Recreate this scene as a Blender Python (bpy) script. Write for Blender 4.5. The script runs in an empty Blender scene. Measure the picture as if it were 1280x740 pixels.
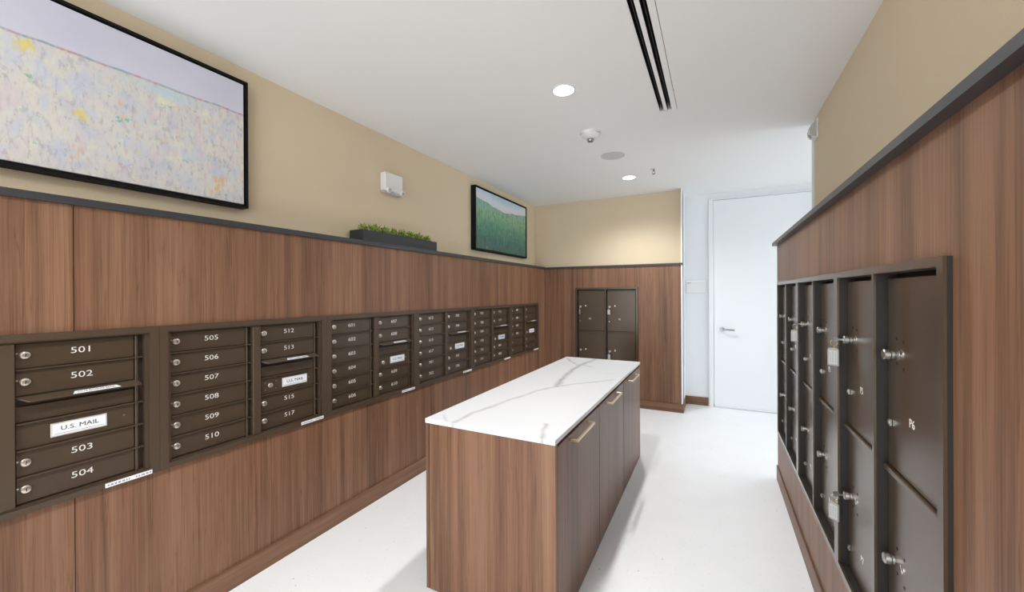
import bpy, bmesh, math, random
from mathutils import Vector, Matrix
random.seed(7)
PI = math.pi
S = bpy.context.scene
COL = S.collection

# ------------------------------------------------------------------ camera
FPX, YAW, PITCH, ROLL, CY, CAMH = 498.8, 0.4702, -0.0012, -0.0046, 367.1, 1.35
cam = bpy.data.cameras.new('camera'); cam.sensor_width = 36.0; cam.sensor_fit = 'HORIZONTAL'
cam.lens = FPX * 36.0 / 1280.0
cam.shift_y = (CY - 370.0) / 1280.0
cam.clip_start = 0.02
camo = bpy.data.objects.new('camera', cam); COL.objects.link(camo)
F = Vector((-math.sin(YAW)*math.cos(PITCH), math.cos(YAW)*math.cos(PITCH), math.sin(PITCH)))
R0 = Vector((math.cos(YAW), math.sin(YAW), 0)); U0 = R0.cross(F)
Rr = R0*math.cos(ROLL) + U0*math.sin(ROLL); Ur = -R0*math.sin(ROLL) + U0*math.cos(ROLL)
M = Matrix((Rr, Ur, -F)).transposed().to_4x4(); M.translation = (0, 0, CAMH)
camo.matrix_world = M
S.camera = camo

# ------------------------------------------------------------------ world and exposure
w = bpy.data.worlds.new('world'); S.world = w; w.use_nodes = True
w.node_tree.nodes['Background'].inputs[0].default_value = (0.90, 0.965, 1.0, 1)
w.node_tree.nodes['Background'].inputs[1].default_value = 2.6
S.view_settings.view_transform = 'Standard'; S.view_settings.look = 'None'
S.view_settings.gamma = 1.0; S.view_settings.use_curve_mapping = False
S.view_settings.exposure = 0.62
SPOT_W = 56.0          # power of each ceiling downlight
SPOT_COL = (0.985, 0.99, 1.0)

# ------------------------------------------------------------------ main dimensions (metres)
H = 2.517
XL, XW = -2.166, -1.985        # painted left wall, walnut face
YB, YW = 4.942, 4.8425         # painted back wall, walnut face
XR, XRW = 0.607, 0.402         # painted right wall, walnut face
XE = -0.325                    # right end of the back wall
YF = 5.2865                    # far white wall
YR, YRW = 3.36, 3.44           # ends of right painted wall and right walnut
ZL, ZLR, LT = 1.6624, 1.682, 0.026
Y0 = -1.5                      # room runs on behind the camera
XC = 4.2                       # corridor runs on to the right

# ------------------------------------------------------------------ materials
MATS = {}
def mat(name, col=(0.8,0.8,0.8), rough=0.5, metal=0.0, spec=0.5, emit=None, es=1.0, coat=0.0):
    m = bpy.data.materials.new(name); m.use_nodes = True
    b = m.node_tree.nodes['Principled BSDF']
    b.inputs['Base Color'].default_value = (*col, 1); b.inputs['Roughness'].default_value = rough
    b.inputs['Metallic'].default_value = metal; b.inputs['Specular IOR Level'].default_value = spec
    b.inputs['Coat Weight'].default_value = coat
    if emit:
        b.inputs['Emission Color'].default_value = (*emit, 1); b.inputs['Emission Strength'].default_value = es
    MATS[name] = m
    return m
class NT:
    def __init__(s, m):
        s.t = m.node_tree; s.b = s.t.nodes['Principled BSDF']
    def n(s, typ, **kw):
        o = s.t.nodes.new(typ)
        for k, v in kw.items():
            if k.startswith('i_'):
                key = k[2:].replace('_', ' ')
                o.inputs[int(key) if key.isdigit() else key].default_value = v
            else: setattr(o, k, v)
        return o
    def l(s, a, b): s.t.links.new(a, b)
    def math(s, op, a, b=None, c=None, clamp=False):
        o = s.t.nodes.new('ShaderNodeMath'); o.operation = op; o.use_clamp = clamp
        for i, v in enumerate((a, b, c)):
            if v is None: continue
            if isinstance(v, (int, float)): o.inputs[i].default_value = v
            else: s.l(v, o.inputs[i])
        return o.outputs[0]
    def coord(s, scale=(1,1,1), loc=(0,0,0), what='Object'):
        c = s.n('ShaderNodeTexCoord'); m = s.n('ShaderNodeMapping')
        m.inputs['Scale'].default_value = scale; m.inputs['Location'].default_value = loc
        s.l(c.outputs[what], m.inputs[0]); return m.outputs[0]
    def noise(s, vec, scale, detail=3, rough=0.5, dist=0.0):
        o = s.n('ShaderNodeTexNoise'); s.l(vec, o.inputs['Vector'])
        o.inputs['Scale'].default_value = scale; o.inputs['Detail'].default_value = detail
        o.inputs['Roughness'].default_value = rough; o.inputs['Distortion'].default_value = dist
        return o.outputs['Fac']
    def ramp(s, fac, stops, interp='LINEAR'):
        r = s.n('ShaderNodeValToRGB'); s.l(fac, r.inputs[0]); e = r.color_ramp; e.interpolation = interp
        while len(e.elements) < len(stops): e.elements.new(0.5)
        for el, (p, c) in zip(e.elements, stops):
            el.position = p; el.color = (*c, 1) if len(c) == 3 else c
        return r.outputs[0]
    def mix(s, fac, a, b, typ='MIX'):
        o = s.n('ShaderNodeMix', data_type='RGBA', blend_type=typ)
        for k, v in ((0, fac), (6, a), (7, b)):
            if isinstance(v, (int, float)): o.inputs[k].default_value = v
            elif isinstance(v, tuple): o.inputs[k].default_value = (*v, 1)
            else: s.l(v, o.inputs[k])
        return o.outputs[2]
    def bump(s, h, strength=0.2, dist=0.01):
        o = s.n('ShaderNodeBump'); o.inputs['Strength'].default_value = strength; o.inputs['Distance'].default_value = dist
        s.l(h, o.inputs['Height']); s.l(o.outputs[0], s.b.inputs['Normal'])
    def base(s, c): s.l(c, s.b.inputs['Base Color'])

def wood(name, along='z', seed=0.0, gain=1.0, rough=0.42, world=True):
    m = mat(name, rough=rough, spec=0.35); t = NT(m)
    def sc(a, l):
        return {'z': (a, a, l), 'y': (a, l, a), 'x': (l, a, a)}[along]
    k = 0.0
    wob = t.noise(t.coord(sc(2.0, 1.1), (seed, seed*.7, seed*.3)), 1.0, 2)
    c1 = t.coord(sc(9.0, 0.22), (seed, seed, seed))
    broad = t.noise(c1, 1.0, 2, 0.5, 0.9)
    c2 = t.coord(sc(42.0, 0.65), (seed*2, 0, seed))
    vein = t.noise(c2, 1.0, 3, 0.6, 1.1)
    c3 = t.coord(sc(190.0, 3.2), (0, seed, 0))
    fine = t.noise(c3, 1.0, 3, 0.65)
    f = t.math('MULTIPLY', broad, 0.64)
    f = t.math('MULTIPLY_ADD', vein, 0.50, f)
    f = t.math('MULTIPLY_ADD', fine, 0.40, f)
    f = t.math('SUBTRACT', f, 0.265)
    # wandering dark veins
    c4 = t.coord(sc(24.0, 0.42), (seed+5, 2, seed))
    vv = t.noise(c4, 1.0, 3, 0.55, 2.2)
    line = t.ramp(t.math('ABSOLUTE', t.math('SUBTRACT', vv, 0.5)), [(0.0, (1,1,1)), (0.022, (0,0,0))])
    f = t.math('SUBTRACT', f, t.math('MULTIPLY', line, 0.13))
    g = gain
    pal = lambda r, gg, bb: (r*g, gg*g*0.95, bb*g*0.82)
    col = t.ramp(f, [(0.22, pal(.098, .047, .029)), (0.40, pal(.190, .098, .062)), (0.53, pal(.265, .142, .093)),
                     (0.68, pal(.330, .188, .128)), (0.85, pal(.40, .245, .172))])
    # thin dark pores
    pore = t.noise(t.coord(sc(330.0, 5.0), (seed, 3, 1)), 1.0, 1)
    pf = t.ramp(pore, [(0.60, (0,0,0)), (0.72, (1,1,1))])
    col = t.mix(t.math('MULTIPLY', pf, 0.30), col, (0.09*g, 0.043*g, 0.027*g))
    # redder streaks
    red = t.noise(t.coord(sc(14.0, 0.35), (9+seed, 4, 2)), 1.0, 2)
    col = t.mix(t.math('MULTIPLY', t.ramp(red, [(0.45, (0,0,0)), (0.75, (1,1,1))]), 0.35), col, (0.31*g, 0.135*g, 0.088*g))
    # fine clear flecks
    t.base(col)
    t.bump(fine, 0.06, 0.002)
    return m
WG = 0.80
wood('walnut', gain=WG); wood('walnut_island', seed=3.1, gain=WG); wood('walnut_back', seed=6.3, gain=WG)
wood('walnut_right', seed=8.2, gain=WG); wood('walnut_door', seed=5.7, gain=WG, rough=0.36)
wood('walnut_base_y', 'y', 1.3, WG); wood('walnut_base_x', 'x', 2.3, WG)

def paint(name, col, bump=0.15, scale=160.0, rough=0.75, var=0.05, stretch=(1,1,1)):
    m = mat(name, col, rough, spec=0.25); t = NT(m)
    n = t.noise(t.coord(stretch), scale, 3, 0.6)
    big = t.noise(t.coord(), 1.5, 2)
    c = t.mix(n, tuple(x*(1-var) for x in col), tuple(min(1, x*(1+var)) for x in col))
    c = t.mix(t.math('MULTIPLY', big, 0.12), c, tuple(x*0.93 for x in col))
    t.base(c)
    if bump: t.bump(n, bump, 0.002)
    return m
paint('beige_wallcovering', (0.72, 0.60, 0.425), 0.25, 260.0, 0.7, 0.07, (1, 1, 0.6))
paint('white_paint', (0.83, 0.845, 0.86), 0.03, 90, 0.6, 0.01)
paint('ceiling_paint', (0.88, 0.875, 0.865), 0.04, 120, 0.8, 0.01)
# white terrazzo floor with sparse chips
m = mat('terrazzo', (0.82,0.83,0.835), 0.32, spec=0.4); t = NT(m)
v = t.n('ShaderNodeTexVoronoi'); v.inputs['Scale'].default_value = 42.0; t.l(t.coord(), v.inputs['Vector'])
chip = t.math('LESS_THAN', v.outputs['Distance'], 0.17)
sp = t.n('ShaderNodeSeparateColor'); t.l(v.outputs['Color'], sp.inputs[0])
grey = t.math('MULTIPLY', chip, t.math('GREATER_THAN', sp.outputs[0], 0.62))
dark = t.math('MULTIPLY', t.math('LESS_THAN', v.outputs['Distance'], 0.11), t.math('GREATER_THAN', sp.outputs[1], 0.955))
n = t.noise(t.coord(), 5.0, 4)
c = t.mix(n, (0.79,0.80,0.805), (0.85,0.855,0.86))
c = t.mix(t.math('MULTIPLY', grey, 0.5), c, (0.66,0.665,0.66))
c = t.mix(t.math('MULTIPLY', dark, 0.85), c, (0.20,0.19,0.18))
t.base(c)
# bronze powder coat
def bronze(name, col, rough, metal=0.0, spec=0.5, coat=0.0):
    m = mat(name, col, rough, metal, spec, coat=coat); t = NT(m)
    m.node_tree.nodes['Principled BSDF'].inputs['Coat Roughness'].default_value = rough*0.9
    m.node_tree.nodes['Principled BSDF'].inputs['Coat IOR'].default_value = 1.6
    n = t.noise(t.coord(), 6.0, 2)
    t.base(t.mix(n, tuple(x*.95 for x in col), tuple(x*1.05 for x in col)))
    return m
bronze('bronze', (0.066, 0.043, 0.026), 0.42)
bronze('bronze_door', (0.060, 0.039, 0.023), 0.38)
bronze('liner_shade', (0.012, 0.008, 0.005), 0.55)  # locker bronze with the shade of the jambs put into the colour
bronze('bronze_dark', (0.030, 0.020, 0.013), 0.5)
bronze('bronze_locker', (0.045, 0.026, 0.0125), 0.29, 0.0, 0.5, coat=0.65)
MATS['bronze_locker'].node_tree.nodes['Principled BSDF'].inputs['Specular Tint'].default_value = (1.0, 0.80, 0.62, 1)
mat('black_void', (0.008,0.007,0.006), 0.8)
mat('ledge_stone', (0.036,0.037,0.042), 0.36)
mat('chrome', (0.78,0.77,0.75), 0.18, 1.0)
mat('lock_steel', (0.52,0.50,0.47), 0.28, 1.0)
mat('lock_metal', (0.70,0.66,0.58), 0.3, 0.9)
mat('brass', (0.62,0.46,0.24), 0.3, 1.0)
mat('gold_pull', (0.66,0.52,0.33), 0.28, 1.0)
mat('number_white', (0.72,0.70,0.66), 0.6)
mat('label_white', (0.80,0.82,0.85), 0.35)
mat('tag_paper', (0.50,0.485,0.465), 0.5)
mat('label_blue', (0.50,0.58,0.72), 0.35)
mat('ink_black', (0.015,0.015,0.02), 0.6)
mat('ink_grey', (0.30,0.31,0.33), 0.6)
mat('ink_red', (0.45,0.03,0.04), 0.6)
mat('label_frame', (0.75,0.73,0.68), 0.3, 0.6)
mat('frame_black', (0.004,0.004,0.0045), 0.6, spec=0.2)
mat('planter_black', (0.028,0.030,0.034), 0.5)
mat('plastic_white', (0.80,0.80,0.79), 0.4)
mat('lamp_glass', (0.35,0.37,0.36), 0.1, 0.6)
mat('pebble', (0.75,0.74,0.70), 0.7)
mat('speaker_grey', (0.62,0.605,0.595), 0.7)
mat('dark_chrome', (0.30,0.30,0.31), 0.25, 1.0)
mat('slot_black', (0.012,0.012,0.011), 0.7)
mat('slot_bar', (0.025,0.025,0.023), 0.6)
mat('seam_dark', (0.025,0.014,0.010), 0.9)
mat('lens_glow', (1,1,1), 0.5, emit=(1.0,0.97,0.93), es=14.0)
mat('strobe_grey', (0.55,0.56,0.56), 0.25, 0.3)
mat('clear_plastic', (0.36,0.35,0.33), 0.15, 0.0)
mat('soil', (0.06,0.045,0.03), 0.9)
m = mat('succulent', (0.10,0.18,0.05), 0.5); t = NT(m)
t.base(t.ramp(t.noise(t.coord(), 60.0, 2), [(0.32,(0.06,0.12,0.02)),(0.5,(0.24,0.34,0.06)),(0.68,(0.50,0.58,0.16))]))
m = mat('planter_soil_top', (0.05,0.04,0.03), 0.9)

# painting one: pale field under a lavender sky (local x = width 0..1.2, local z = height 0..0.64 of the canvas)
def painting_field():
    m = mat('pale_field_painting', rough=0.55, spec=0.3); t = NT(m)
    c = t.n('ShaderNodeTexCoord'); s = t.n('ShaderNodeSeparateXYZ'); t.l(c.outputs['Object'], s.inputs[0])
    x, z = s.outputs[0], s.outputs[2]
    n0 = t.noise(t.coord((6,6,2)), 1.0, 4)
    hz = t.math('ADD', t.math('MULTIPLY_ADD', n0, 0.022, 0.425), t.math('MULTIPLY', x, 0.012))
    d = t.math('SUBTRACT', z, hz)
    sky = t.mix(t.noise(t.coord((2,2,4)), 1.5, 3), (0.55,0.55,0.68), (0.72,0.71,0.79))
    yel = t.ramp(t.noise(t.coord((3,3,3),(4,1,2)), 1.0, 2), [(0.60,(0,0,0)),(0.75,(1,1,1))])
    sky = t.mix(t.math('MULTIPLY', yel, 0.35), sky, (0.78,0.76,0.60))
    f = t.ramp(t.noise(t.coord((9,9,7)), 1.0, 6, 0.7), [(0.30,(0.58,0.60,0.70)),(0.45,(0.70,0.68,0.68)),(0.56,(0.76,0.73,0.66)),(0.68,(0.66,0.69,0.74)),(0.80,(0.78,0.72,0.74))])
    scr = t.ramp(t.noise(t.coord((60,60,22),(1,1,7)), 1.0, 5, 0.75), [(0.36,(0.52,0.50,0.56)),(0.47,(0.90,0.89,0.89)),(0.7,(1.0,1.0,0.98))])
    f = t.mix(0.55, f, scr, 'MULTIPLY')
    for i, (colr, sc, th, loc) in enumerate([((0.80,0.66,0.12),(15,15,11),0.675,(3,0,1)),((0.05,0.50,0.42),(20,20,18),0.705,(8,0,5)),
            ((0.82,0.45,0.12),(20,20,6),0.690,(1,0,9)),((0.16,0.48,0.20),(19,19,18),0.715,(6,0,3)),((0.56,0.62,0.76),(13,13,10),0.58,(2,0,2)),
            ((0.60,0.30,0.36),(24,24,22),0.700,(5,0,8)),((0.84,0.85,0.62),(6,6,6),0.64,(7,0,7)), ((0.72,0.58,0.62),(14,14,7),0.62,(4,0,4)), ((0.40,0.42,0.50),(38,38,20),0.66,(9,0,4))]):
        q = t.ramp(t.noise(t.coord(sc, loc), 1.0, 3, 0.6), [(th-0.03,(0,0,0)),(th+0.02,(1,1,1))])
        f = t.mix(t.math('MULTIPLY', q, 0.70 if max(colr)-min(colr) > 0.3 else 0.45), f, colr)
    col = t.mix(t.math('GREATER_THAN', d, 0.0), f, sky)
    # broken coloured line on the horizon, strongest at the left
    band = t.math('SUBTRACT', 1.0, t.math('DIVIDE', t.math('ABSOLUTE', d), 0.007), clamp=True)
    hc = t.ramp(t.noise(t.coord((26,26,26)), 1.0, 2), [(0.38,(0.10,0.28,0.34)),(0.48,(0.42,0.40,0.46)),(0.58,(0.46,0.10,0.13)),(0.7,(0.70,0.42,0.30))])
    col = t.mix(t.math('MULTIPLY', band, 0.75), col, hc)
    blue = t.math('MULTIPLY', t.math('SUBTRACT', 1.0, t.math('DIVIDE', t.math('ABSOLUTE', t.math('ADD', d, 0.025)), 0.03), clamp=True),
                  t.math('SUBTRACT', 1.0, t.math('DIVIDE', t.math('ABSOLUTE', t.math('SUBTRACT', x, 0.86)), 0.16), clamp=True))
    col = t.mix(blue, col, (0.52,0.68,0.76))
    t.base(col)
painting_field()
def painting_green():
    m = mat('green_meadow_painting', rough=0.25, spec=0.5); t = NT(m)
    c = t.n('ShaderNodeTexCoord'); s = t.n('ShaderNodeSeparateXYZ'); t.l(c.outputs['Object'], s.inputs[0])
    x, z = s.outputs[0], s.outputs[2]
    n0 = t.noise(t.coord((7,7,0)), 1.0, 4)
    # hill line: falls from the left, low in the middle, then rises a little
    dip = t.math('MULTIPLY', t.math('ABSOLUTE', t.math('SUBTRACT', x, 0.58)), 0.105)
    hz = t.math('ADD', t.math('MULTIPLY_ADD', n0, 0.05, 0.425), dip)
    d = t.math('SUBTRACT', z, hz)
    skyf = t.math('MULTIPLY', d, 8.0, clamp=True)
    sky = t.ramp(skyf, [(0.0,(0.72,0.63,0.68)),(0.45,(0.62,0.70,0.80)),(1.0,(0.36,0.55,0.72))])
    sky = t.mix(t.math('MULTIPLY', t.noise(t.coord((5,5,9)), 1.0, 3), 0.4), sky, (0.75,0.76,0.80))
    low = t.math('MULTIPLY', z, 2.2, clamp=True)
    f = t.ramp(low, [(0.0,(0.010,0.070,0.080)),(0.30,(0.02,0.14,0.13)),(0.62,(0.09,0.29,0.20)),(0.85,(0.22,0.42,0.26)),(1.0,(0.22,0.42,0.36))])
    nn = t.noise(t.coord((14,14,5)), 1.0, 5, 0.7)
    f = t.mix(t.math('MULTIPLY', nn, 0.22), f, (0.30,0.48,0.30))
    dk = t.ramp(t.noise(t.coord((40,40,18),(3,3,3)), 1.0, 4, 0.7), [(0.34,(0.25,0.25,0.30)),(0.54,(1.15,1.15,1.1))])
    f = t.mix(0.5, f, dk, 'MULTIPLY')
    pk = t.ramp(t.noise(t.coord((7,7,7),(1,5,1)), 1.0, 2), [(0.68,(0,0,0)),(0.76,(1,1,1))])
    f = t.mix(t.math('MULTIPLY', pk, 0.5), f, (0.55,0.42,0.36))
    t.base(t.mix(t.math('GREATER_THAN', d, 0.0), f, sky))
painting_green()

# veined white quartz: veins are noisy polylines in slab coordinates (world x, y)
def quartz():
    m = mat('veined_quartz', (0.86,0.865,0.87), 0.16, spec=0.5); t = NT(m)
    c = t.n('ShaderNodeTexCoord'); nz = t.n('ShaderNodeTexNoise'); nz.inputs['Scale'].default_value = 7.0
    nz.inputs['Detail'].default_value = 4.0
    t.l(c.outputs['Object'], nz.inputs['Vector'])
    ad = t.n('ShaderNodeVectorMath', operation='MULTIPLY_ADD'); t.l(nz.outputs['Color'], ad.inputs[0])
    ad.inputs[1].default_value = (0.05,0.05,0.0); 
    sub = t.n('ShaderNodeVectorMath', operation='SUBTRACT'); t.l(c.outputs['Object'], sub.inputs[0]); sub.inputs[1].default_value = (0.025,0.025,0)
    t.l(sub.outputs[0], ad.inputs[2])
    s = t.n('ShaderNodeSeparateXYZ'); t.l(ad.outputs[0], s.inputs[0]); x, y = s.outputs[0], s.outputs[1]
    tot = None
    for pts, wd, a in VEINS:
        for (x0, y0), (x1, y1) in zip(pts, pts[1:]):
            dx, dy = x1-x0, y1-y0; L2 = dx*dx+dy*dy
            u = t.math('DIVIDE', t.math('ADD', t.math('MULTIPLY', t.math('SUBTRACT', x, x0), dx), t.math('MULTIPLY', t.math('SUBTRACT', y, y0), dy)), L2, clamp=True)
            ex = t.math('SUBTRACT', t.math('SUBTRACT', x, x0), t.math('MULTIPLY', u, dx))
            ey = t.math('SUBTRACT', t.math('SUBTRACT', y, y0), t.math('MULTIPLY', u, dy))
            dd = t.math('SQRT', t.math('ADD', t.math('MULTIPLY', ex, ex), t.math('MULTIPLY', ey, ey)))
            f = t.math('MULTIPLY', t.math('SUBTRACT', 1.0, t.math('DIVIDE', dd, wd), clamp=True), a)
            tot = f if tot is None else t.math('MAXIMUM', tot, f)
    tot = t.math('MULTIPLY', tot, t.math('MULTIPLY_ADD', t.noise(t.coord((9,9,9)), 1.0, 3), 1.0, 0.35), clamp=True)
    col = t.mix(tot, (0.74,0.755,0.77), (0.33,0.305,0.29))
    t.base(col)
# vein polylines measured on the slab (x, y)
VEINS = [([(-0.9145,3.39),(-0.95,3.05),(-0.95,2.86),(-0.905,2.50),(-0.868,2.30)], 0.030, 0.75),
         ([(-0.60,2.63),(-0.735,2.47),(-0.868,2.30),(-0.925,2.15),(-0.98,1.90),(-1.035,1.62),(-1.04,1.44)], 0.020, 0.55),
         ([(-1.16,3.33),(-1.0,3.09),(-0.85,3.02)], 0.016, 0.6),
         ([(-0.66,1.62),(-0.64,1.53),(-0.60,1.44)], 0.018, 0.6),
         ([(-1.14,1.53),(-1.06,1.44)], 0.012, 0.35),
         ([(-0.63,2.83),(-0.70,2.82)], 0.010, 0.35)]
quartz()

# ------------------------------------------------------------------ mesh helpers
def box(bm, x0, x1, y0, y1, z0, z1, bev=0.0, seg=1):
    r = bmesh.ops.create_cube(bm, size=1.0); vs = r['verts']
    for q in vs:
        q.co = Vector(((x0+x1)/2+q.co.x*(x1-x0), (y0+y1)/2+q.co.y*(y1-y0), (z0+z1)/2+q.co.z*(z1-z0)))
    if bev:
        es = list({e for q in vs for e in q.link_edges})
        bmesh.ops.bevel(bm, geom=es, offset=bev, segments=seg, affect='EDGES', profile=0.6)
def cyl(bm, c, axis, r, length, seg=20, r2=None):
    """cylinder starting at c and running along axis by length"""
    a = Vector(axis).normalized(); q = Vector((0,0,1)).rotation_difference(a).to_matrix().to_4x4()
    q.translation = Vector(c) + a*length/2
    bmesh.ops.create_cone(bm, cap_ends=True, segments=seg, radius1=r, radius2=r if r2 is None else r2, depth=length, matrix=q)
def lathe(bm, prof, c=(0,0,0), axis=(0,0,1), seg=28):
    a = Vector(axis).normalized(); q = Vector((0,0,1)).rotation_difference(a).to_matrix()
    rings = []
    for r, h in prof:
        rings.append([bm.verts.new(Vector(c)+q @ Vector((r*math.cos(2*PI*i/seg), r*math.sin(2*PI*i/seg), h))) for i in range(seg)])
    for A, B in zip(rings, rings[1:]):
        for i in range(seg):
            j = (i+1) % seg; bm.faces.new((A[i], A[j], B[j], B[i]))
    if prof[0][0] > 1e-5: bm.faces.new(list(reversed(rings[0])))
    if prof[-1][0] > 1e-5: bm.faces.new(rings[-1])
def tube(bm, pts, r, seg=8):
    pts = [Vector(p) for p in pts]; rings = []
    for i, p in enumerate(pts):
        d = (pts[min(i+1, len(pts)-1)] - pts[max(i-1, 0)]).normalized()
        up = Vector((0,0,1)) if abs(d.z) < 0.9 else Vector((1,0,0))
        a = d.cross(up).normalized(); b = a.cross(d)
        rings.append([bm.verts.new(p + (a*math.cos(2*PI*k/seg)+b*math.sin(2*PI*k/seg))*r) for k in range(seg)])
    for A, B in zip(rings, rings[1:]):
        for k in range(seg):
            j = (k+1) % seg; bm.faces.new((A[k], A[j], B[j], B[k]))
    bm.faces.new(list(reversed(rings[0]))); bm.faces.new(rings[-1])
def poly(bm, pts2, fn, d0, d1):
    """prism: fn(u, v, d) -> point"""
    A = [bm.verts.new(fn(u, v, d0)) for u, v in pts2]; B = [bm.verts.new(fn(u, v, d1)) for u, v in pts2]
    bm.faces.new(A); bm.faces.new(list(reversed(B)))
    for i in range(len(A)):
        j = (i+1) % len(A); bm.faces.new((A[j], A[i], B[i], B[j]))
def mesh(bm, m, name='mesh', smooth=None):
    bmesh.ops.recalc_face_normals(bm, faces=bm.faces[:])
    me = bpy.data.meshes.new(name); bm.to_mesh(me); bm.free()
    me.materials.append(MATS[m])
    if smooth is not None:
        for p in me.polygons: p.use_smooth = True
        try: me.set_sharp_from_angle(angle=math.radians(smooth))
        except Exception: pass
    return me
def put(name, me, parent=None, loc=(0,0,0), rot=(0,0,0), label=None, cat=None, group=None, kind=None):
    o = bpy.data.objects.new(name, me); COL.objects.link(o)
    o.location = loc; o.rotation_euler = rot
    if parent is not None: o.parent = parent
    if label: o['label'] = label
    if cat: o['category'] = cat
    if group: o['group'] = group
    if kind: o['kind'] = kind
    return o
def obj(name, bm, m, parent=None, smooth=None, **kw):
    return put(name, mesh(bm, m, name, smooth), parent, **kw)
def bx(name, m, dims, parent=None, bev=0.0, seg=1, **kw):
    bm = bmesh.new(); box(bm, *dims, bev=bev, seg=seg); return obj(name, bm, m, parent, **kw)
def thing(name, label, cat, loc=(0,0,0), rotz=0.0, group=None):
    return put(name, None, None, loc, (0,0,rotz), label, cat, group)
TXT = {}
def text_mesh(s, size, m, bold=0.0, xs=1.0, align='CENTER'):
    key = (s, size, m, bold, xs, align)
    if key not in TXT:
        cu = bpy.data.curves.new('text', 'FONT'); cu.body = s; cu.size = size; cu.align_x = align; cu.align_y = 'CENTER'
        cu.extrude = 0.0003; cu.offset = bold; cu.resolution_u = 3
        o = bpy.data.objects.new('text', cu); COL.objects.link(o)
        dg = bpy.context.evaluated_depsgraph_get()
        me = bpy.data.meshes.new_from_object(o.evaluated_get(dg))
        me.transform(Matrix.Rotation(PI/2, 4, 'X') @ Matrix.Diagonal((xs, 1, 1, 1)))   # faces local -y
        bpy.data.objects.remove(o); bpy.data.curves.remove(cu)
        me.name = 'lettering'; me.materials.clear(); me.materials.append(MATS[m]); TXT[key] = me
    return TXT[key]

# ------------------------------------------------------------------ setting
def struct(name, m, *boxes, label=None, parent=None):
    bm = bmesh.new()
    for b in boxes: box(bm, *b)
    o = obj(name, bm, m, parent)
    if parent is None: o['kind'] = 'structure'
    if label: o['label'] = label
    return o
struct('floor', 'terrazzo', (XL-.15, XC, Y0, YF+.15, -.10, 0.0), label='white terrazzo floor with fine grey chips')
DX0, DX1, DY0, DY1 = -0.318, -0.208, 0.70, 2.742       # opening of the linear diffuser
struct('ceiling', 'ceiling_paint', (XL-.15, DX0, Y0, YF+.15, H, H+.12), (DX1, XC, Y0, YF+.15, H, H+.12),
       (DX0, DX1, Y0, DY0, H, H+.12), (DX0, DX1, DY1, YF+.15, H, H+.12), label='plain white painted ceiling')
struct('wall_left', 'beige_wallcovering', (XL-.15, XL, Y0, YB+.15, 0, H), label='beige fabric covered wall above dark ledge')
struct('wall_back', 'beige_wallcovering', (XL, XE-.004, YB, YB+.10, 0, H), label='beige wall above walnut panelling with small locker unit')
struct('wall_return', 'white_paint', (XL, XE-.012, YB+.10, YF, 0, H), (XE-.012, XE, YW-.002, YF, 0, H), (XE-.004, XE, YB, YB+.1, 0, H), label='narrow white return wall beside walnut panelling')
struct('wall_right', 'beige_wallcovering', (XR, XR+.12, Y0, YR, ZLR, H), label='beige wall above parcel locker wall')
struct('wall_right_end', 'white_paint', (XR, XR+.12, YR, YRW, 0, H), (XRW+.03, XR, YRW-.01, YRW, 0, ZLR), (XR, XR+.12, Y0, YR, 0, ZLR), label='white end of the right wall')
DW0, DW1, DTOP = -0.005, 0.985, 2.425                 # door leaf
struct('wall_far', 'white_paint', (XE, DW0-.012, YF, YF+.12, 0, H), (DW1+.012, XC, YF, YF+.12, 0, H), (DW0-.012, DW1+.012, YF, YF+.12, DTOP+.012, H),
       (DW0-.012, DW1+.012, YF+.10, YF+.12, 0, DTOP+.012), label='white painted wall around tall white door')

struct('wall_corridor', 'white_paint', (XR+.12, XC, YR-.1, YR, 0, H), label='white near wall of the side corridor')

# walnut panelling, each veneered board a piece of its own
MBZ0, MBZ1, MBY0, MBY1 = 0.650, 1.226, 0.010, 4.618
LKZ0, LKZ1, LKY0, LKP = 0.365, 1.418, 1.052, 0.7625
LKY1 = LKY0 + 3*LKP
BKX0, BKX1, BKZ0, BKZ1 = -1.566, -0.800, 0.360, 1.410
def panelling(name, m, label):
    e = put(name, None, kind='structure', label=label); return e
g = 0.0012
pl = panelling('trim_1', 'walnut', 'walnut veneer panelling around the mailboxes')
ys = [Y0, -0.650, 0.546, 1.743, 2.939, 4.135, YW]
for a, b in zip(ys, ys[1:]):
    bx('panel', 'walnut', (XW-.018, XW, a+g, b-g, MBZ1, ZL), pl)
    bx('panel', 'walnut', (XW-.018, XW, a+g, b-g, 0.0, MBZ0), pl)
bx('panel', 'walnut', (XW-.018, XW, MBY1, YW, MBZ0, MBZ1), pl)
bx('panel', 'walnut', (XW-.018, XW, Y0, MBY0, MBZ0, MBZ1), pl)
bx('seam_backing', 'seam_dark', (XL, XW-.02, Y0, YW, MBZ1+.004, ZL), pl)
bx('seam_backing', 'seam_dark', (XL, XW-.02, Y0, YW, 0, MBZ0-.004), pl)
pb = panelling('trim_2', 'walnut_back', 'walnut veneer panelling on short end wall')
bx('panel', 'walnut_back', (XW, XE-.013, YW, YW+.018, BKZ1, ZL), pb)
bx('panel', 'walnut_back', (XW, BKX0, YW, YW+.018, 0, BKZ1), pb)
bx('panel', 'walnut_back', (BKX1, XE-.013, YW, YW+.018, 0, BKZ1), pb)
bx('panel', 'walnut_back', (BKX0, BKX1, YW, YW+.018, 0, BKZ0), pb)
pr_ = panelling('trim_3', 'walnut_right', 'walnut veneer panelling around the parcel lockers')
ys = [Y0, -0.79, 0.43, 1.665, YRW]
for a, b in zip(ys, ys[1:]): bx('panel', 'walnut_right', (XRW, XRW+.018, a+g, b-g, LKZ1, ZLR), pr_)
bx('panel', 'walnut_right', (XRW, XRW+.018, LKY1, YRW, LKZ0, LKZ1), pr_)
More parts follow.
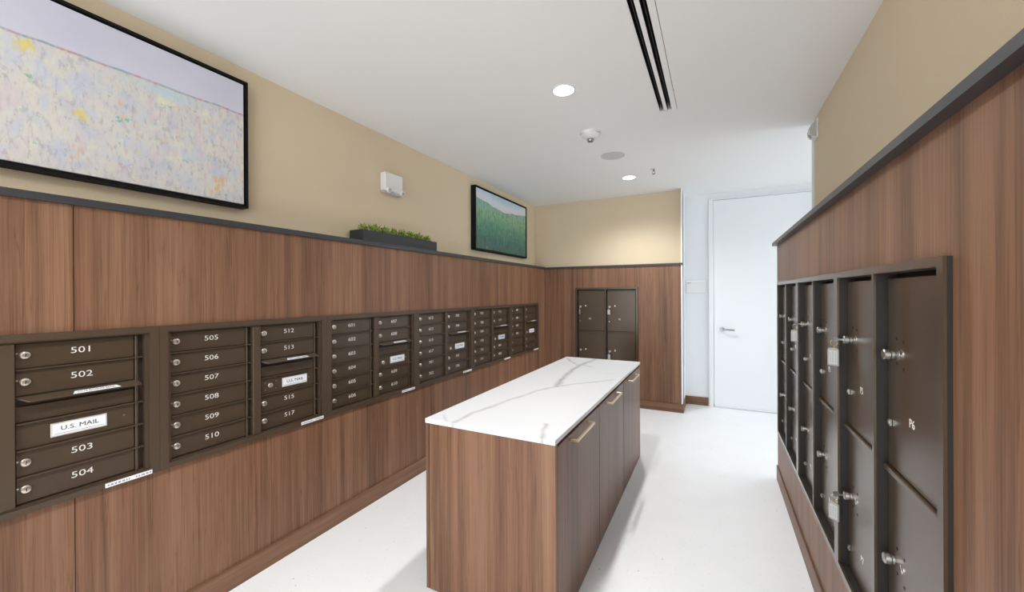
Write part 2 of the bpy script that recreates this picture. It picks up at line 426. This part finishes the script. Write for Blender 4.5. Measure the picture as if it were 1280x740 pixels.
bx('panel', 'walnut_right', (XRW, XRW+.018, Y0, LKY0, LKZ0, LKZ1), pr_)
bx('panel', 'walnut_right', (XRW, XRW+.018, Y0, YRW, 0, LKZ0), pr_)
bx('seam_backing', 'seam_dark', (XRW+.02, XR, Y0, YRW-.012, LKZ1+.004, ZLR), pr_)
# ledges
struct('trim_4', 'ledge_stone', (XL, XW+.014, Y0, YW-.016, ZL, ZL+LT), label='dark charcoal ledge along the left wall')
struct('trim_5', 'ledge_stone', (XL, XE, YW-.016, YB, ZL, ZL+LT*.75), label='dark charcoal ledge along the end wall')
struct('trim_6', 'ledge_stone', (XRW-.030, XR, Y0, YRW+.006, ZLR, ZLR+.022), label='dark charcoal ledge along the right wall')
# baseboards
struct('baseboard_left', 'walnut_base_y', (XW, XW+.012, Y0, YW-.012, 0, .098))
struct('baseboard_back', 'walnut_base_x', (XW, XE+.010, YW-.012, YW-.0005, 0, .098))
struct('baseboard_return', 'walnut_base_y', (XE, XE+.010, YW-.0005, YF-.012, 0, .098))
struct('baseboard_far', 'walnut_base_x', (XE, -0.072, YF-.012, YF, 0, .098))
struct('baseboard_right', 'walnut_base_y', (XRW-.008, XRW, Y0, YRW, 0, .098))
# tall white door
d = put('door_1', None, kind='structure', label='tall flush white door with lever handle', loc=(0, YF, 0))
bm = bmesh.new()
for b in ((-.065, DW0-.008), (DW1+.008, DW1+.068)): box(bm, b[0], b[1], -.022, .0, 0, 2.449, bev=.003)
box(bm, DW0-.008, DW1+.008, -.022, 0, DTOP+.008, 2.449, bev=.003)
obj('door_frame', bm, 'white_paint', d)
bx('leaf', 'white_paint', (DW0-.005, DW1+.005, -.006, .040, .030, DTOP+.005), d, bev=.0015)
bx('gap_light_strip', 'label_white', (DW0, DW1, -.012, .02, .004, .030), d)  # white strip painted in for the light showing under the door
bm = bmesh.new(); cyl(bm, (0,0,0), (0,-1,0), .027, .010, 24); cyl(bm, (0,-.01,0), (0,-1,0), .011, .045, 16)
bm2 = bm; tube(bm2, [(0,-.05,0), (.03,-.053,0), (.125,-.050,-.004)], .0085, 10)
obj('handle', bm2, 'dark_chrome', d, 40, loc=(0.075, -.006, .917))

# ------------------------------------------------------------------ mailbox units (left wall)
UW, UH = (MBY1-MBY0)/6, MBZ1-MBZ0
PITCHZ = 0.0868; DZ0 = 0.026; DW, DH = 0.292, PITCHZ-0.006
COLX = (0.045, 0.406)
FACE, DOORY = -0.017, 0.006      # local y of trim face and of the door faces (negative is out of the wall)
def mk(fn):
    bm = bmesh.new(); fn(bm); return bm
ME_DOOR = mesh(mk(lambda b: box(b, 0, DW, 0, .010, 0, DH, bev=.0016)), 'bronze_door', 'door')
def _lock(b):
    lathe(b, [(.0125, 0), (.0125, .003), (.0105, .005), (.0105, .0085), (.0085, .0095), (0, .0095)], axis=(0,-1,0), seg=20)
ME_LOCK = mesh(mk(_lock), 'lock_metal', 'lock', 40)
ME_KEYSLOT = mesh(mk(lambda b: box(b, -.0011, .0011, -.0102, -.009, -.005, .005)), 'ink_black', 'key_slot')
ME_RIVET = mesh(mk(lambda b: cyl(b, (0,0,0), (0,-1,0), .0028, .0015, 10)), 'lock_metal', 'rivet')
def _ring(b, x0, x1, z0, z1, t, y0, y1, tt=None, tb=None):
    tt = tt or t; tb = tb or t
    box(b, x0, x0+t, y0, y1, z0, z1); box(b, x1-t, x1, y0, y1, z0, z1)
    box(b, x0+t, x1-t, y0, y1, z1-tt, z1); box(b, x0+t, x1-t, y0, y1, z0, z0+tb)
def _trim(b):
    _ring(b, 0.0004, UW-.0004, 0, UH, .029, FACE, .02, .024, .020)
def _inner(b):      # second, slightly recessed frame and centre mullion
    _ring(b, .029, UW-.029, .020, UH-.024, .0125, FACE+.010, .02, .006, .005)
    box(b, .3655, .4025, FACE+.008, .02, .025, UH-.030, bev=.0015)
def _back(b): box(b, .0295, UW-.0295, .0165, .10, .0205, UH-.0245)
def _strip(b): box(b, 0, .008, -.004, .010, 0, 6*PITCHZ-.004, bev=.0012)
ME_TRIM, ME_INNER = mesh(mk(_trim), 'bronze', 'trim'), mesh(mk(_inner), 'bronze', 'inner_frame')
ME_BACK, ME_STRIP = mesh(mk(_back), 'bronze_dark', 'box_body'), mesh(mk(_strip), 'bronze', 'hinge_strip')
ME_DIV = mesh(mk(lambda b: box(b, 0, .318, -.010, .012, -.0020, .0020)), 'bronze', 'divider')
def _hood(b):
    # sloping flap over the mail slot, cut back at its left end
    pts = [(-.002, 0), (.302, 0), (.302, -.034), (.022, -.034)]
    A = [b.verts.new((x, y, .0 if y == 0 else -.012)) for x, y in pts]
    B = [b.verts.new((x, y, -.003 if y == 0 else -.0165)) for x, y in pts]
    b.faces.new(A); b.faces.new(list(reversed(B)))
    for i in range(4):
        j = (i+1) % 4; b.faces.new((A[j], A[i], B[i], B[j]))
ME_HOOD = mesh(mk(_hood), 'bronze', 'slot_hood')
ME_SLOTPANEL = mesh(mk(lambda b: box(b, 0, DW, .002, .010, 0, .050, bev=.001)), 'bronze_door', 'slot_panel')
def _hlabel(b):
    fn = lambda u, v, dd: Vector((u, v, -.012*(-v/.034)+dd+.0006))
    poly(b, [(.128,-.016), (.236,-.016), (.244,-.0335), (.120,-.0335)], fn, 0, .0006)
ME_HLABEL = mesh(mk(_hlabel), 'label_white', 'outgoing_label')
def _mlabel(b): box(b, 0, .140, -.0025, 0, 0, .047, bev=.0008)
ME_MFRAME = mesh(mk(_mlabel), 'label_frame', 'mail_label')
ME_MFACE = mesh(mk(lambda b: box(b, .004, .136, -.0032, -.002, .004, .043)), 'label_white', 'label_face')
ME_MBLUE = mesh(mk(lambda b: box(b, .004, .136, -.0032, -.002, .004, .043)), 'label_blue', 'label_face')
ME_MLINE = mesh(mk(lambda b: box(b, .008, .132, -.0036, -.003, .0085, .0100)), 'ink_grey', 'small_print')
ME_STICK = mesh(mk(lambda b: box(b, 0, .135, -.0012, .0, 0, .0155)), 'label_white', 'maker_sticker')
def _stickprint(b):
    x = .006
    random.seed(3)
    while x < .128:
        wd = random.uniform(.003, .011)
        if not .066 < x < .078: box(b, x, min(x+wd, .131), -.0016, -.001, .0045, .0105)
        x += wd+.0035
ME_STICKP = mesh(mk(_stickprint), 'ink_grey', 'sticker_print')

NUMS = [ (['']*6, ['501','502','503','504']),
         (['505','506','507','508','509','510'], ['512','513','515','517']),
         (['601','602','603','604','605','606'], ['607','608','609','610']),
         (['612','613','615','617','701','702'], ['703','704','705','706']),
         (['707','708','709','710','712','713'], ['715','717','801','802']),
         (['803','804','805','806','',''], ['','','','']) ]
ULAB = ['bronze mailbox unit with doors 501 to 504, wholly below the pale canvas',
        'bronze mailbox unit with doors 505 to 517, four screws on its mail door',
        'bronze mailbox unit with doors 601 to 610, under one end of the planter',
        'bronze mailbox unit next along the wall after the 601 to 610 unit',
        'bronze mailbox unit with blue tinted mail label, second from the corner',
        'bronze mailbox unit in the corner, lower doors without numbers']
def mail_door(t, cx, row, num, lock=True):
    z = DZ0 + (5-row)*PITCHZ + .003
    dr = put('door', ME_DOOR, t, (cx, DOORY, z))
    if lock:
        lk = put('lock', ME_LOCK, dr, (.020, 0, DH*.54), (0, random.uniform(-.2,.2), 0))
        ks = put('key_slot', ME_KEYSLOT, dr, (.020, 0, DH*.54), (0, random.uniform(-.3,.3), 0))
        put('rivet', ME_RIVET, dr, (.0035, 0, DH*.62))
    if num: put('number', text_mesh(num, .0300, 'number_white', -.0001, 1.28), dr, (DW*.515, -.0004, DH*.56))
    return dr
for k in range(6):
    t = thing('mailbox_unit', ULAB[k], 'mailboxes', (XW, MBY0+k*UW, MBZ0), PI/2, 'mailbox units in the left wall')
    put('outer_trim', ME_TRIM, t); put('inner_frame', ME_INNER, t); put('box_body', ME_BACK, t)
    for c in (0, 1):
        put('hinge_strip', ME_STRIP, t, (COLX[c]+DW+.0025, DOORY, DZ0))
        for r in range(1, 6):
            if not (c == 1 and r == 2): put('divider', ME_DIV, t, (COLX[c], DOORY, DZ0+(6-r)*PITCHZ))
    for r in range(6): mail_door(t, COLX[0], r, NUMS[k][0][r])
    cx = COLX[1]
    for i, r in enumerate((0, 1, 4, 5)): mail_door(t, cx, r, NUMS[k][1][i])
    zt = DZ0 + 4*PITCHZ
    hd = put('slot_hood', ME_HOOD, t, (cx, DOORY, zt))
    put('outgoing_label', ME_HLABEL, hd)
    tm = put('outgoing_lettering', text_mesh('OUTGOING MAIL', .0125, 'ink_grey', .0002, 1.0), hd, (.182, -.0255, -.0073), (-PI/2+.34, 0, 0))
    put('slot_panel', ME_SLOTPANEL, t, (cx, DOORY, zt-PITCHZ+.004))
    dr = put('mail_door', ME_DOOR, t, (cx, DOORY, DZ0+2*PITCHZ+.003))
    ml = put('mail_label', ME_MFRAME, dr, (.112 if k else .075, 0, DH*.5-.022))
    put('label_face', ME_MBLUE if k == 4 else ME_MFACE, ml)
    put('lettering', text_mesh('U.S. MAIL', .0210, 'ink_black', 0.0, 1.12), ml, (.070, -.0034, .0255))
    put('small_print', ME_MLINE, ml)
    put('rivet', ME_RIVET, dr, (.262, 0, DH*.55))
    if k == 1:
        for sx in (.022, .078):
            for sz in (.022, .058): put('rivet', ME_RIVET, dr, (sx+.002, 0, sz))
        put('rivet', ME_LOCK, dr, (.052, .004, DH*.5))
    elif k: put('lock', ME_LOCK, dr, (.048, .003, DH*.42))
    st = put('maker_sticker', ME_STICK, t, (UW-.160, FACE, .001)); put('sticker_print', ME_STICKP, st)

# ------------------------------------------------------------------ parcel lockers
LH = LKZ1-LKZ0
LF, LD = -0.014, 0.013           # face and door plane
LDW = 0.332; LCOL = (.0335, .397); LROW = ((.030, .478), (.524, .496))
def _lring(b):      # thin front flange
    _ring(b, .0004, LKP-.0004, 0, LH, .024, LF, LF+.006, .020, .022)
    box(b, .3750, .3880, LF, LF+.006, .022, LH-.020)
def _linner(b):     # jambs of the openings, their shade painted in as near-black colour
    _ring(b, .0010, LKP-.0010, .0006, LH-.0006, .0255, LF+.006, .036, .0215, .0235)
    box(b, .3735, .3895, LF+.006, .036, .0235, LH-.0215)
ME_LRING, ME_LINNER = mesh(mk(_lring), 'bronze_locker', 'outer_frame'), mesh(mk(_linner), 'liner_shade', 'inner_frame')
ME_LBACK = mesh(mk(lambda b: box(b, .0010, LKP-.0010, .0362, .09, .0010, LH-.0010)), 'bronze_dark', 'locker_body')
ME_LDOOR = [mesh(mk(lambda b, hh=r[1]: box(b, 0, LDW, 0, .012, 0, hh, bev=.002)), 'bronze_locker', 'door') for r in LROW]
ME_LDIV = mesh(mk(lambda b: box(b, -.003, LDW+.003, -.010, .012, -.0077, .0060, bev=.002)), 'bronze_locker', 'divider')
def _knob(b):
    lathe(b, [(.0110, 0), (.0110, .003), (.0075, .004), (.0075, .006), (.0135, .007), (.0135, .017), (.0115, .019), (0, .019)], axis=(0,-1,0), seg=22)
ME_KNOB = mesh(mk(_knob), 'lock_steel', 'key_cylinder', 40)
def _small(b):
    lathe(b, [(.010, 0), (.010, .002), (.007, .003), (0, .003)], axis=(0,-1,0), seg=16)
ME_CAM = mesh(mk(_small), 'chrome', 'lock_cam', 40)
def _clip(b):
    box(b, -.006, .006, -.006, 0, -.009, .009, bev=.0015); box(b, .001, .008, -.009, -.003, -.003, .006, bev=.001)
ME_CLIP = mesh(mk(_clip), 'lock_steel', 'latch_clip')
ME_HOLE = mesh(mk(lambda b: cyl(b, (0,0,0), (0,-1,0), .0042, .0006, 12)), 'black_void', 'screw_hole')
def locker_door(t, c, r, num, lowlock=True):
    z, hh = LROW[r]
    dr = put('door', ME_LDOOR[r], t, (LCOL[c], LD, z))
    kz = .295 if r else .250
    kx = .030
    put('key_cylinder', ME_KNOB, dr, (kx, 0, kz))
    put('lock_cam', ME_CAM, dr, (kx+.060, 0, kz+.010))
    for hx, hz in ((.030, .045), (.072, .040), (.072, -.028), (.030, -.018)):
        put('screw_hole', ME_HOLE, dr, (kx+hx, 0, kz+hz))
    if lowlock: put('latch_clip', ME_CLIP, dr, (kx-.006, 0, kz-.180))
    if num: put('number', text_mesh(num, .030, 'number_white', .0, 1.0), dr, (kx+.118, -.0004, kz-.150))
    return dr
def locker(label, loc, rz, nums, group):
    t = thing('parcel_locker', label, 'lockers', loc, rz, group)
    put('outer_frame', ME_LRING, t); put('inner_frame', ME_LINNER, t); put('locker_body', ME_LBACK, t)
    for c in (0, 1):
        for r in (0, 1): locker_door(t, c, r, nums[c][r])
        put('divider', ME_LDIV, t, (LCOL[c], LD, .516))
    return t
GL = 'parcel locker units in the right wall'
LN = [('bronze four door parcel locker unit beside the walnut stretch with no doors', (('P7','P5'), ('P8','P6'))),
      ('bronze four door parcel locker unit between two other parcel units', (('P3','P1'), ('P4','P2'))),
      ('bronze four door parcel locker unit at the corridor end of its wall', (('P3','P1'), ('P4','P2')))]
LK = []
for k in range(3):
    LK.append(locker(LN[k][0], (XRW, LKY0+(k+1)*LKP, LKZ0), -PI/2, LN[k][1], GL))
BK = locker('bronze four door parcel locker unit in the short end wall behind the island', (BKX0+.0017, YW, BKZ0), 0, (('P7','P5'), ('P8','P6')), None)
# keys left in locks, each with a ring and a plastic tag
def _key(b):
    box(b, -.0010, .0010, -.016, .002, -.0028, .0028)
    cyl(b, (-.0010, -.022, 0), (1,0,0), .0090, .0020, 18)
ME_KEY = mesh(mk(_key), 'dark_chrome', 'key', 40)
def _kring(b):
    pts = [(0, -.026+.010*math.cos(a), -.012+.010*math.sin(a)) for a in [2*PI*i/20 for i in range(21)]]
    tube(b, pts, .0012, 6); tube(b, [(0,-.026,-.021), (0,-.027,-.034)], .0014, 6)
ME_KRING = mesh(mk(_kring), 'brass', 'key_ring', 60)
def _tag(b):
    poly(b, [(-.019,0), (-.014,.006), (.014,.006), (.019,0), (.019,-.062), (-.019,-.062)], lambda u, v, dd: Vector((u, dd, v)), -.0025, .0025)
ME_TAG = mesh(mk(_tag), 'clear_plastic', 'tag')
ME_TAGW = mesh(mk(lambda b: box(b, -.0145, .0145, -.0034, .0034, -.056, -.003)), 'tag_paper', 'paper_insert')
def _tagp(b):
    random.seed(5)
    for i in range(3):
        x = -.009 + i*.009; z = -.050
        while z < -.010:
            L = random.uniform(.003, .009); box(b, x-.0014, x+.0014, -.0040, -.0033, z, min(z+L, -.008)); z += L+.0025
ME_TAGP = mesh(mk(_tagp), 'ink_grey', 'tag_writing')
def key_tag(unit, c, r, label, rot):
    kz = .295 if r else .250
    p = unit.matrix_basis @ Vector((LCOL[c]+.030, LD-.0185, LROW[r][0]+kz))
    t = thing('key_with_tag', label, 'key tag', p, unit.rotation_euler.z, 'keys with tags left in locker doors')
    put('key', ME_KEY, t); put('key_ring', ME_KRING, t)
    tg = put('tag', ME_TAG, t, (0, -.028, -.036), (0, 0, rot)); tg.scale = (.86, 1, .90)
    put('paper_insert', ME_TAGW, tg); put('tag_writing', ME_TAGP, tg)
key_tag(LK[0], 0, 1, 'white tagged key in upper locker door directly above another tagged key', .95)
key_tag(LK[0], 0, 0, 'white tagged key in lower locker door directly below another tagged key', .75)
key_tag(LK[1], 0, 1, 'white tagged key in upper door of the middle parcel locker unit', .95)
key_tag(BK, 0, 1, 'white tagged key on upper left door of the end wall locker', -.9)
key_tag(BK, 1, 1, 'white tagged key on upper right door of the end wall locker', .1)
key_tag(BK, 1, 0, 'white tagged key on lower right door of the end wall locker', .1)

# ------------------------------------------------------------------ island
IX0, IX1, IY0, IY1, IZ = -1.186, -0.552, 1.448, 3.411, 0.779
t = thing('island_cabinet', 'freestanding walnut island cabinet with bar pulls under the white worktop', 'cabinet')
ZB = IZ-.021
bx('carcass', 'seam_dark', (IX0+.022, IX1-.022, IY0+.02, IY1-.02, .004, ZB), t)
bx('end_panel', 'walnut_island', (IX0+.021, IX1-.001, IY0+.004, IY0+.026, .002, ZB), t, bev=.0006)
bx('end_panel', 'walnut_island', (IX0+.021, IX1-.001, IY1-.026, IY1-.004, .002, ZB), t, bev=.0006)
ME_PULL = None
def _pull(b):
    L = .136
    box(b, .026, .036, -L, L, -.0055, .0055, bev=.0012)
    for s in (-1, 1): box(b, 0, .030, s*(L-.006)-.0055, s*(L-.006)+.0055, -.0055, .0055, bev=.001)
ME_PULL = mesh(mk(_pull), 'gold_pull', 'handle')
dy = (IY1-IY0-.054)/3
for i in range(3):
    a = IY0+.027+i*dy+.0028; b = a+dy-.0056
    dr = bx('door', 'walnut_door', (IX1-.0195, IX1-.001, a, b, .002, ZB-.013), t, bev=.001)
    put('handle', ME_PULL, dr, (IX1-.001, (a+b)/2-.03, .722))
    bx('door', 'walnut_door', (IX0+.001, IX0+.0185, IY0+.004 if i == 0 else a, IY1-.004 if i == 2 else b, .002, ZB-.004), t, bev=.001)
bx('island_worktop', 'veined_quartz', (IX0, IX1, IY0, IY1, ZB, IZ), bev=.0015,
   label='white quartz worktop with grey veins on the island', cat='worktop')

# ------------------------------------------------------------------ pictures
def picture(y0, y1, z0, z1, depth, art, label):
    t = thing('framed_picture', label, 'picture', (XL, y0, z0), PI/2, 'canvas pictures above the ledge')
    W, Hh = y1-y0, z1-z0
    bm = bmesh.new(); _ring(bm, 0, W, 0, Hh, .012, -depth, 0)
    obj('frame', bm, 'frame_black', t)
    bx('backing', 'frame_black', (.012, W-.012, -depth+.022, -.002, .012, Hh-.012), t)
    bx('canvas', art, (0, W-.036, -.014, .0, 0, Hh-.036), t, bev=.002, loc=(.018, -depth+.020, .018))
picture(0.0, 1.203, 1.786, 2.425, .055, 'pale_field_painting', 'large pale abstract landscape canvas with lavender sky in black frame')
picture(3.365, 4.575, 1.787, 2.43, .055, 'green_meadow_painting', 'green meadow landscape canvas in black frame near the corner')

# ------------------------------------------------------------------ emergency light
t = thing('emergency_light', 'white twin head emergency light on beige wall between the pictures', 'emergency light', (XL, 2.155, 2.10), PI/2)
bx('housing', 'plastic_white', (0, .178, -.052, 0, 0, .135), t, bev=.006, seg=2)
bx('base_strip', 'strobe_grey', (-.004, .182, -.046, 0, -.014, .004), t, bev=.004)
for x in (.024, .160):
    bm = bmesh.new(); lathe(bm, [(.010, -.03), (.018, 0), (.020, .012), (.018, .015), (0, .015)], axis=(0,-1,-.25))
    hd = obj('lamp_head', bm, 'plastic_white', t, 40, loc=(x, -.056, .006))
    bm = bmesh.new(); lathe(bm, [(.014, .0145), (.012, .018), (0, .019)], axis=(0,-1,-.25))
    obj('lens', bm, 'lamp_glass', hd, 40)

# ------------------------------------------------------------------ planter with succulents
PX0, PX1, PY0, PY1, PZ = -2.140, -2.020, 1.858, 2.625, ZL+LT
t = thing('planter_box', 'long low black planter box on the dark ledge', 'planter', (0, 0, PZ))
bm = bmesh.new()
box(bm, PX0, PX1, PY0, PY1, 0, .012); box(bm, PX0, PX0+.006, PY0, PY1, .012, .080); box(bm, PX1-.006, PX1, PY0, PY1, .012, .080)
box(bm, PX0+.006, PX1-.006, PY0, PY0+.006, .012, .080); box(bm, PX0+.006, PX1-.006, PY1-.006, PY1, .012, .080)
obj('trough', bm, 'planter_black', t)
bx('soil', 'soil', (PX0+.006, PX1-.006, PY0+.006, PY1-.006, .012, .076), t)
bm = bmesh.new(); random.seed(11)
for i in range(70):
    x, y = random.uniform(PX0+.02, PX1-.014), random.uniform(PY0+.015, PY1-.015)
    r = random.uniform(.006, .011)
    q = Matrix.Translation((x, y, .078)) @ Matrix.Diagonal((r*1.2, r*1.4, r*.8, 1))
    bmesh.ops.create_icosphere(bm, subdivisions=1, radius=1.0, matrix=q)
obj('pebbles', bm, 'pebble', t, 60, label='small white pebbles', kind='stuff')
def succulent(seed):
    random.seed(seed); bm = bmesh.new()
    for ringi, (n, tilt, L) in enumerate(((10, .45, .056), (9, .80, .062), (8, 1.15, .062), (3, 1.45, .060))):
        for i in range(n):
            a = 2*PI*(i+ringi*.4)/n + random.uniform(-.2, .2); tl = tilt+random.uniform(-.15, .15); l = L*random.uniform(.8, 1.15)
            dirv = Vector((math.cos(a)*math.cos(tl), math.sin(a)*math.cos(tl), math.sin(tl)))
            side = Vector((-math.sin(a), math.cos(a), 0)); nrm = side.cross(dirv)
            w = .0105
            secs = [(0, .6), (.35, 1.0), (.7, .7)]
            rings = [[bm.verts.new(dirv*l*s + side*w*k), bm.verts.new(dirv*l*s + nrm*w*.45*k), bm.verts.new(dirv*l*s - side*w*k), bm.verts.new(dirv*l*s - nrm*w*.45*k)]
                     for s, k in [(q, v) for q, v in secs] ]
            tip = bm.verts.new(dirv*l)
            for A, B in zip(rings, rings[1:]):
                for j in range(4): bm.faces.new((A[j], A[(j+1) % 4], B[(j+1) % 4], B[j]))
            for j in range(4): bm.faces.new((rings[-1][j], rings[-1][(j+1) % 4], tip))
    return mesh(bm, 'succulent', 'succulent', 30)
SM = [succulent(s) for s in (1, 2, 3)]
for i in range(8):
    o = put('succulent', SM[i % 3], None, ((PX0+PX1)/2+random.uniform(-.008,.012), PY0+.055+i*.0935+random.uniform(-.004,.004), PZ+.0765), (0, 0, i*1.3),
            'small spiky green succulent growing in the black planter box', 'succulent', 'succulents in the planter box')
    sc = random.uniform(.94, 1.10); o.scale = (sc, sc, sc)

# ------------------------------------------------------------------ ceiling fittings
def downlight(x, y, label, emit=True, power=SPOT_W, col=SPOT_COL):
    t = thing('downlight', label, 'downlight', (x, y, H), 0, 'recessed ceiling downlights')
    bm = bmesh.new(); lathe(bm, [(.058, 0), (.058, -.003), (.070, -.004), (.072, 0)], seg=36)
    obj('trim_ring', bm, 'plastic_white', t, 30)
    bm = bmesh.new(); lathe(bm, [(.058, -.0005), (.058, -.002), (0, -.002)], seg=36)
    obj('lens', bm, 'lens_glow', t, 30)
    L = bpy.data.lights.new('downlight_lamp', 'SPOT'); L.energy = power; L.color = col; L.spot_size = math.radians(148); L.spot_blend = 1.0
    L.shadow_soft_size = .045
    lo = bpy.data.objects.new('downlight_lamp', L); COL.objects.link(lo); lo.parent = t; lo.location = (0, 0, -.03)
downlight(-.772, 2.188, 'round glowing downlight in the ceiling beside the smoke alarm')
downlight(-.773, 4.148, 'round glowing downlight in the ceiling before the end wall')
downlight(-.772, 0.228, 'round glowing downlight in the ceiling over the entrance side')
downlight(-.772, -1.23, 'round glowing downlight in the ceiling near the entrance opening')
downlight(1.25, 4.36, 'round cool downlight in the corridor ceiling before the white door', col=(0.90, 0.96, 1.0), power=SPOT_W*.30)
# linear slot diffuser
t = thing('linear_diffuser', 'long ceiling air diffuser with two black slots', 'air vent', (0, 0, H))
bm = bmesh.new()
_b = lambda x0, x1, y0, y1, z0, z1: box(bm, x0, x1, y0, y1, z0, z1)
_b(DX0+.0005, -.3105, DY0+.001, DY1-.001, -.0005, .004); _b(-.2855, -.2660, DY0+.001, DY1-.001, -.0005, .004); _b(-.2395, DX1-.0025, DY0+.001, DY1-.001, -.0005, .004)
_b(-.3105, -.2395, DY0+.001, DY0+.012, -.0005, .004); _b(-.3105, -.2395, DY1-.012, DY1-.001, -.0005, .004)
obj('frame', bm, 'ceiling_paint', t)
for x0, x1 in ((-.3105, -.2855), (-.2660, -.2395)):
    bm = bmesh.new()
    box(bm, x0-.006, x0, DY0+.004, DY1-.004, .004, .05); box(bm, x1, x1+.006, DY0+.004, DY1-.004, .004, .05); box(bm, x0-.006, x1+.006, DY0+.004, DY1-.004, .05, .055)
    sl = obj('slot', bm, 'slot_black', t)
    bx('vane', 'slot_bar', ((x0+x1)/2-.0015, (x0+x1)/2+.0015, DY0+.012, DY1-.012, .012, .05), sl)
bx('plenum', 'slot_black', (DX0-.02, DX1+.02, DY0-.02, DY1+.02, .121, .14), t)
# fire alarm strobe on the ceiling
t = thing('ceiling_alarm', 'round white ceiling fire alarm with red lettering and clear strobe', 'fire alarm', (-.803, 2.855, H))
bm = bmesh.new(); lathe(bm, [(.076, 0), (.076, -.012), (.070, -.022), (.046, -.040), (.030, -.046), (0, -.046)], seg=36)
obj('body', bm, 'plastic_white', t, 35)
bm = bmesh.new(); lathe(bm, [(.024, -.045), (.026, -.052), (.020, -.066), (0, -.070)], seg=20)
obj('strobe_lens', bm, 'lamp_glass', t, 40, loc=(0, 0, 0))
for s, rz, x, y in (('FIRE', -.30, -.046, -.046), ('FIRE', .9, .052, -.030)):
    a = math.atan2(y, x)
    put('lettering', text_mesh(s, .021, 'ink_red' if x < 0 else 'ink_grey', .0004, 1.0), t, (.0735*math.cos(a), .0735*math.sin(a), -.0165), (-.5, 0, a+PI/2))
# round ceiling speaker
t = thing('ceiling_speaker', 'flat round grey loudspeaker grille in the ceiling', 'speaker', (-.77, 3.42, H))
bm = bmesh.new(); lathe(bm, [(.092, 0), (.092, -.003), (.098, -.004), (.100, 0)], seg=40); obj('rim', bm, 'speaker_grey', t, 30)
bm = bmesh.new(); lathe(bm, [(.092, -.0005), (.092, -.002), (0, -.0025)], seg=40); obj('grille', bm, 'speaker_grey', t, 30)
# sprinkler head
t = thing('sprinkler_head', 'small pendant fire sprinkler hanging from the ceiling', 'sprinkler', (-.51, 3.963, H))
bm = bmesh.new(); lathe(bm, [(.030, 0), (.029, -.004), (.012, -.006), (0, -.006)], seg=24); obj('escutcheon', bm, 'plastic_white', t, 40)
bm = bmesh.new(); cyl(bm, (0,0,-.006), (0,0,-1), .008, .018, 14)
tube(bm, [(.006,0,-.02), (.014,0,-.034), (.004,0,-.048)], .002, 6); tube(bm, [(-.006,0,-.02), (-.014,0,-.034), (-.004,0,-.048)], .002, 6)
cyl(bm, (0,0,-.047), (0,0,-1), .014, .002, 18); obj('frame', bm, 'dark_chrome', t, 40)
# wall strobe near the ceiling at the end of the right wall
t = thing('wall_strobe', 'grey and white wall strobe high at the end of the right wall', 'strobe', (XR, 3.28, 2.36), -PI/2)
bx('back_plate', 'plastic_white', (-.05, .05, -.008, 0, 0, .13), t, bev=.003)
bm = bmesh.new()
prof = [(-.008, .012), (-.030, .016), (-.043, .034), (-.046, .060), (-.038, .090), (-.020, .112), (-.008, .120)]
rows = [[bm.verts.new((x, yy, zz)) for yy, zz in prof] for x in (-.038, .038)]
for i in range(len(prof)-1): bm.faces.new((rows[0][i], rows[0][i+1], rows[1][i+1], rows[1][i]))
for r in rows: bm.faces.new(r)
bm.faces.new((rows[0][0], rows[1][0], rows[1][-1], rows[0][-1]))
obj('housing', bm, 'strobe_grey', t, 50)
bm = bmesh.new(); lathe(bm, [(.016, 0), (.015, .006), (0, .010)], c=(0, -.036, .028), axis=(0,-1,-.5)); obj('lens', bm, 'lamp_glass', t, 40)
# room sign on the far wall
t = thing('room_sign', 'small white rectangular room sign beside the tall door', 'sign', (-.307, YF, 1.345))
bx('backing', 'strobe_grey', (-.004, .213, -.005, 0, -.004, .150), t)  # oversized grey plate, added to paint the shadow outline round the sign
bx('plate', 'plastic_white', (0, .209, -.010, -.005, 0, .146), t, bev=.002)
put('lettering', text_mesh('MAIL', .020, 'ink_grey', .0004, 1.0, 'LEFT'), t, (.012, -.0104, .118))
